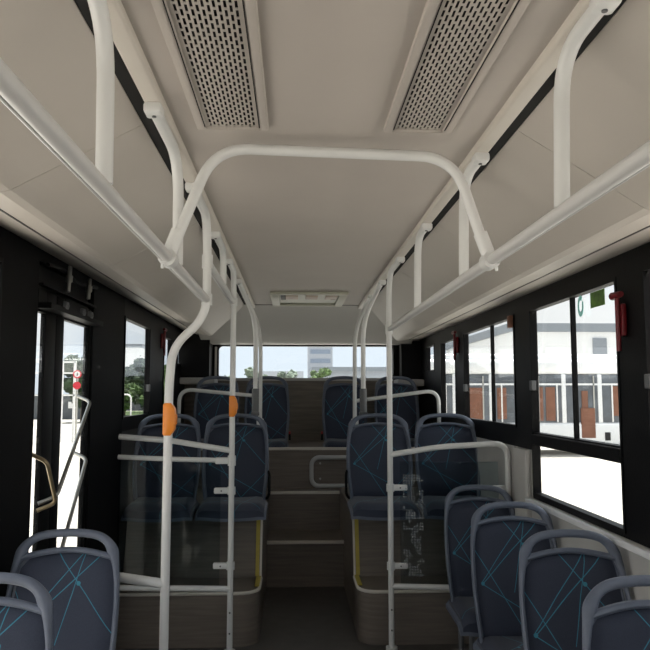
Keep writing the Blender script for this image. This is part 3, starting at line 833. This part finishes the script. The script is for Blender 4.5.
# stickers
m = MB(); m.box(XR+.009, XR+.011, 3.05, 3.20, .385, .455); tag(m.build('window_sticker', M['green']), 'green square sticker at top of the large right window', 'sticker')
m = MB(); 
for k in range(28):
    a0, a1 = 2*PI*k/28, 2*PI*(k+1)/28
    if 9 < k < 12: continue
    c = (3.315, .41)
    vs = [(XR+xx, c[0]+.033*rr*math.cos(a), c[1]+.05*rr*math.sin(a)) for xx in (.009, .011) for a in (a0, a1) for rr in (.55, 1)]
    m.add(vs, [(0, 1, 3, 2), (4, 6, 7, 5), (0, 4, 5, 1), (2, 3, 7, 6), (1, 5, 7, 3), (0, 2, 6, 4)])
tag(m.build('round_sticker', M['teal']), 'round pale teal ring sticker on the large right window', 'sticker')

# ------------------------------------------------------------------ outside
m = MB(); m.box(-900, 900, -300, 950, GROUND-.1, GROUND); tag(m.build('ground', M['concrete']), kind='structure')
# parked bus across the yard
root = empty('parked_bus', (10.0, 23, GROUND), 'white bus parked crosswise in the yard beyond the right windows', 'bus')
bx0, bx1, by, bt = 3.9, 15.9, 23.0, 1.25
m = MB(); m.rbox(bx0, bx1, by, by+2.5, -.95+.0, -1.0+0 if False else -.90, .05)
m = MB(); m.rbox(bx0, bx1, by, by+2.5, GROUND+.28, -.90, .12, 3); m.rbox(bx0, bx1, by, by+2.5, .62, 1.12, .16, 3); m.rbox(bx0+.6, bx1-2, by+.3, by+2.2, 1.08, 1.30, .1, 3)
part(m, 'body', M['bwhite'], root, True)
m = MB(); m.box(bx0+.08, bx1-.08, by+.06, by+2.4, -.90, .62); part(m, 'window_band', M['bglass'], root)
for k in range(11):
    x = bx0+.05+k*1.18
    m = MB(); m.rbox(x-.07, x+.07, by+.02, by+.10, -.92, .64, .02); part(m, 'window_pillar', M['bwhite'], root, True)
m = MB(); m.box(bx0+.1, bx1-.1, by+.03, by+.07, .28, .34); part(m, 'window_bar', M['bwhite'], root)
m = MB(); m.rbox(9.95, 10.13, by-.02, by+.04, -1.48, -1.22, .01); part(m, 'side_vent', M['tyre'], root)
for x, wd, z0, z1 in ((7.72, .27, -.85, .22), (8.08, .30, -.85, .22), (9.25, .2, -.8, .1), (10.25, .32, -.7, .25), (5.55, .5, -.8, .2), (6.5, .3, -.8, .2), (12.5, .6, -.8, .2), (13.9, .4, -.8, .2)):
    m = MB(); m.box(x, x+wd, by+.035, by+.065, z0, z1); part(m, 'reflection_panel', M['brick'], root)  # rust panels stand in for orange reflections in the bus windows
for k in range(20):
    x = bx0+.35+k*.6
    m = MB(); m.box(x-.022, x+.022, by+.03, by+.075, -.9, .28+.3*(k%3==0)); part(m, 'inner_pole', M['white'] if k % 3 else M['steel'], root)
m = MB(); m.box(9.2, 9.65, by-.01, by+.04, GROUND+.55, -.45); part(m, 'entry_door', M['brick'], root)
for x in (6.0, 13.3):
    m = MB(); m.cyl((x, by+.12, GROUND+.5), (0, 1, 0), .5, .3, 28); w_ = part(m, 'wheel', M['tyre'], root, True)
    m = MB(); m.cyl((x, by-.04, GROUND+.5), (0, 1, 0), .27, .03, 20); m.v = [(a-0, b, c) for a, b, c in m.v]; part(m, 'wheel_hub', M['steel'], root, True)
# second parked bus, nearer, to the far right
# white hall
root = empty('white_hall', (34, 46, GROUND), 'long white hall with blue-grey band behind the parked bus', 'building')
m = MB(); m.box(14, 60, 46, 66, GROUND, 4.0); part(m, 'wall', M['bldg'], root)
m = MB(); m.box(13.8, 60.2, 45.8, 66.2, 4.0, 4.55); part(m, 'roof_band', M['bband'], root)
for k, x in enumerate((19.3, 27, 33, 41)):
    m = MB(); m.box(x, x+.9, 45.9, 46.05, 1.2, 3.6); part(m, 'window', M['bband'], root)
# low lead building centre-right
root = empty('low_building', (10, 70, GROUND), 'low pale building on the horizon seen through the rear right windows', 'building')
m = MB(); m.box(2, 12.5, 70, 80, GROUND, 2.2); part(m, 'wall', M['tower'], root)
m = MB(); m.box(1.7, 12.8, 69.7, 80.3, 2.2, 2.6); part(m, 'roof', M['bband'], root)
# tower behind the rear window
root = empty('tower_block', (6, 250, GROUND), 'tall pale tower block seen through the rear window', 'building')
m = MB(); m.box(4.8, 13.3, 250, 262, GROUND, 34); part(m, 'wall', M['tower'], root)
for k in range(9):
    z = 1+k*3.2
    m = MB(); m.box(5.6, 12.5, 249.8, 250.05, z, z+1.5); part(m, 'window_band', M['towerw'], root)
root = empty('office_block', (-8, 230, GROUND), 'pale wide office block left of the tower, seen through rear window', 'building')
m = MB(); m.box(-10, 3, 230, 245, GROUND, 7.2); part(m, 'wall', M['tower'], root)
m = MB(); m.box(-9, 2, 229.8, 230.05, 3.6, 4.8); part(m, 'window_band', M['towerw'], root)

def tree(x, y, h, rad, mat, lab, n=26, sub=2, leaves=900):
    root = empty('tree', (x, y, GROUND), lab, 'tree', 'trees around the yard')
    m = MB(); m.tube([(x, y, GROUND), (x+.1, y, GROUND+h*.6)], [.03*h, .015*h], 8); part(m, 'trunk', M['bark'], root, True)
    m = MB()
    cs = []
    for i in range(n):
        a = random.uniform(0, 2*PI); t = random.random(); rr = rad*math.sqrt(random.random())*(1-.55*abs(t-.35))
        c = Vector((x+math.cos(a)*rr, y+math.sin(a)*rr, GROUND+h*(.28+.62*t))); r0 = rad*random.uniform(.22, .4)
        cs.append((c, r0)); m.ico(c, r0, sub, .5, (1, 1, .85))
    for i in range(leaves):
        c, r0 = random.choice(cs); d = Vector((random.gauss(0, 1), random.gauss(0, 1), random.gauss(0, 1))).normalized()
        p = c+d*r0*random.uniform(.95, 1.2); u = d.orthogonal().normalized(); w = d.cross(u); q = rad*.05
        a = random.uniform(0, PI); u2 = u*math.cos(a)+w*math.sin(a); w2 = d*.5+w*.6
        m.add([p-u2*q, p+w2*q, p+u2*q, p-w2*q], [(0, 1, 2, 3)])
    part(m, 'crown', M[mat], root, True)
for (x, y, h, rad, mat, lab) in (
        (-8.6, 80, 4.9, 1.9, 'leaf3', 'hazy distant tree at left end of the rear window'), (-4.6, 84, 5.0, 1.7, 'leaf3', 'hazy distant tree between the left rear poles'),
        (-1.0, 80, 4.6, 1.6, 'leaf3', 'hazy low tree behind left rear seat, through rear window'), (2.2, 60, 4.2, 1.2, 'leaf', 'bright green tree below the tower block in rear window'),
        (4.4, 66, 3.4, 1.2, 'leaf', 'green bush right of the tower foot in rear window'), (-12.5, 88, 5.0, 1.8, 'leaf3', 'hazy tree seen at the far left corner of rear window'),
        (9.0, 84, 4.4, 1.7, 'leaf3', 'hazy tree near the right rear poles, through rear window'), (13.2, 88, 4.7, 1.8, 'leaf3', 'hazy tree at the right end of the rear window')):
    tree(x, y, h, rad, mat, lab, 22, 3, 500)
# left side
tree(-15.6, 77, 5.6, 2.2, 'leaf2', 'dark green tree right of the white building, left side window', 30, 3)
tree(-15.4, 67, 3.0, 1.6, 'leaf', 'low green shrub in front of the dark tree, left side window', 22, 3)
tree(-12.6, 69, 3.1, 1.5, 'leaf2', 'low green bush at right edge of the left side window', 22, 3)
tree(-14.6, 51, 5.0, 1.5, 'leaf2', 'green tree behind the road sign, seen through the door', 30, 3)
tree(-10.3, 62, 4.6, 1.6, 'leaf', 'green tree glimpsed in the narrow second left side window', 22, 3)
root = empty('white_building', (-29, 127, GROUND), 'white flat-roofed building above shrubs in left side window', 'building')
m = MB(); m.box(-34, -25.2, 120, 134, GROUND, 7.6); part(m, 'wall', M['bldg'], root)
m = MB(); m.box(-34.3, -24.9, 119.7, 134.3, 7.6, 8.2); part(m, 'roof', M['bband'], root)
m = MB(); m.box(-21, -11.5, 61, 84, GROUND, GROUND+.01); tag(m.build('grass_verge', M['grass']), 'strip of green grass beyond the yard, low in the left side window', 'grass', kind='stuff')
for (xa, xb, y, lab) in ((-26, -15.9, 57, 'grey yard wall seen through the door glass'), (-23, -13, 86, 'grey yard wall behind the grass, left side window')):
    root = empty('yard_wall', ((xa+xb)/2, y, GROUND), lab, 'boundary wall')
    m = MB(); m.box(xa, xb, y, y+.2, GROUND, -.02); part(m, 'wall_body', M['fence'], root)
    for k in range(5):
        x = xa+.3+k*(xb-xa-.6)/4
        m = MB(); m.box(x-.2, x+.2, y-.08, y+.28, GROUND, .12); part(m, 'wall_pier', M['fence'], root)
    m = MB(); m.box(xb-1.5, xb-.8, y-.03, y-.005, -1.1, -.6); part(m, 'plaque', M['white'], root)
m = MB(); m.box(-17, -9, 41.8, 43.0, GROUND, GROUND+.006); tag(m.build('road_marking', M['white']), 'white painted line on the pale yard outside the door', 'road marking')
root = empty('yard_gate_frame', (-9.2, 30, GROUND), 'white open steel frame standing behind the road sign', 'gate frame')
m = MB()
for x in (-10.6, -9.9, -9.45, -8.95): m.box(x-.04, x+.04, 30, 30.1, GROUND, 1.35)
for z in (-.05, .85, 1.3): m.box(-10.6, -8.9, 30, 30.1, z-.03, z+.03)
part(m, 'steel_frame', M['white'], root)
sx, sy = -7.72, 26.2
root = empty('road_sign', (sx, sy, GROUND), 'round red and white road sign with red disc below', 'road sign')
m = MB(); m.cyl((sx, sy+.05, -.55), (0, 0, 1), .035, 2.8, 10); part(m, 'post', M['steel'], root, True)
fd = Vector((-sx, -sy, 0)).normalized()
def disc(z, r, off, mat, nm):
    m = MB(); m.cyl(Vector((sx, sy, z))+fd*off, fd, r, .012, 28); part(m, nm, M[mat], root)
disc(.70, .145, .02, 'signred', 'sign_disc'); disc(.70, .10, .034, 'white', 'sign_face')
c0 = Vector((sx, sy, .70))+fd*.044
m = MB(); m.xbox(c0-Vector((0, 0, .055)), c0+Vector((0, 0, .055)), .028, .006, up=fd); part(m, 'sign_symbol', M['black'], root)
disc(.30, .135, .02, 'signred', 'lower_disc')
root = empty('yellow_post', (-8.35, 26, GROUND), 'yellow post at the left edge of the door glass view', 'post')
m = MB(); m.rbox(-8.45, -8.27, 26, 26.15, GROUND, .55, .03); part(m, 'post', M['signyel'], root, True)
root = empty('hoop_barrier', (-9.1, 40, GROUND), 'white tubular hoop barrier seen low through the left side window', 'barrier')
m = MB(); m.tube(fillet([(-9.45, 40, GROUND), (-9.45, 40, -.02), (-8.85, 40, -.02), (-8.85, 40, GROUND)], .3, 8), .04, 10); part(m, 'hoop', M['white'], root, True)

# ------------------------------------------------------------------ lift everything so that the bus floor is at zero
for o in list(bpy.data.objects):
    if o.parent is None:
        if o.type == 'MESH' and o.location.length < 1e-6 and o.data.users == 1:
            vs = [v.co for v in o.data.vertices]
            c = Vector(((min(v.x for v in vs)+max(v.x for v in vs))/2, (min(v.y for v in vs)+max(v.y for v in vs))/2, min(v.z for v in vs)))
            o.data.transform(Matrix.Translation(-c)); o.location = c
        o.location.z -= FLOOR

# ------------------------------------------------------------------ camera
f = 724.0
pitch = math.atan(69/f); yaw = math.atan(31*math.cos(pitch)/f)
cam = bpy.data.cameras.new('camera'); co = bpy.data.objects.new('camera', cam); C.objects.link(co)
cam.sensor_width = 36; cam.sensor_fit = 'HORIZONTAL'; cam.lens = f/650*36; cam.clip_end = 1000; cam.clip_start = .05
co.location = (0, 0, -FLOOR); co.rotation_euler = (PI/2+pitch, 0, -yaw)
bpy.context.scene.camera = co

# ------------------------------------------------------------------ light
w = bpy.data.worlds.new('sky'); bpy.context.scene.world = w; w.use_nodes = True
nt = w.node_tree; bg = nt.nodes['Background']
tc = nt.nodes.new('ShaderNodeTexCoord')
mp = nt.nodes.new('ShaderNodeMapping'); mp.inputs['Scale'].default_value = (1, 1, 2.6); nt.links.new(tc.outputs['Generated'], mp.inputs[0])
nz = nt.nodes.new('ShaderNodeTexNoise'); nz.inputs['Scale'].default_value = 2.2; nz.inputs['Detail'].default_value = 6
nt.links.new(mp.outputs[0], nz.inputs['Vector'])
cr = nt.nodes.new('ShaderNodeValToRGB'); cr.color_ramp.elements[0].position = .42; cr.color_ramp.elements[0].color = (.80, .88, .97, 1)
cr.color_ramp.elements[1].position = .58; cr.color_ramp.elements[1].color = (1, 1, 1, 1)
nt.links.new(nz.outputs['Fac'], cr.inputs[0]); nt.links.new(cr.outputs[0], bg.inputs[0]); bg.inputs[1].default_value = .60
sun = bpy.data.lights.new('sun', 'SUN'); so = bpy.data.objects.new('sun', sun); C.objects.link(so)
sun.energy = 6.0; sun.angle = math.radians(12); sun.color = (1, .97, .92); so.rotation_euler = (math.radians(-14), math.radians(6), 0)

sc = bpy.context.scene
sc.view_settings.view_transform = 'Standard'; sc.view_settings.look = 'None'; sc.view_settings.gamma = 1; sc.view_settings.exposure = 1.08
sc.view_settings.use_curve_mapping = False
sc.cycles.use_denoising = True
sc.cycles.max_bounces = 12; sc.cycles.diffuse_bounces = 7; sc.cycles.transparent_max_bounces = 24
sc.cycles.sample_clamp_indirect = 6
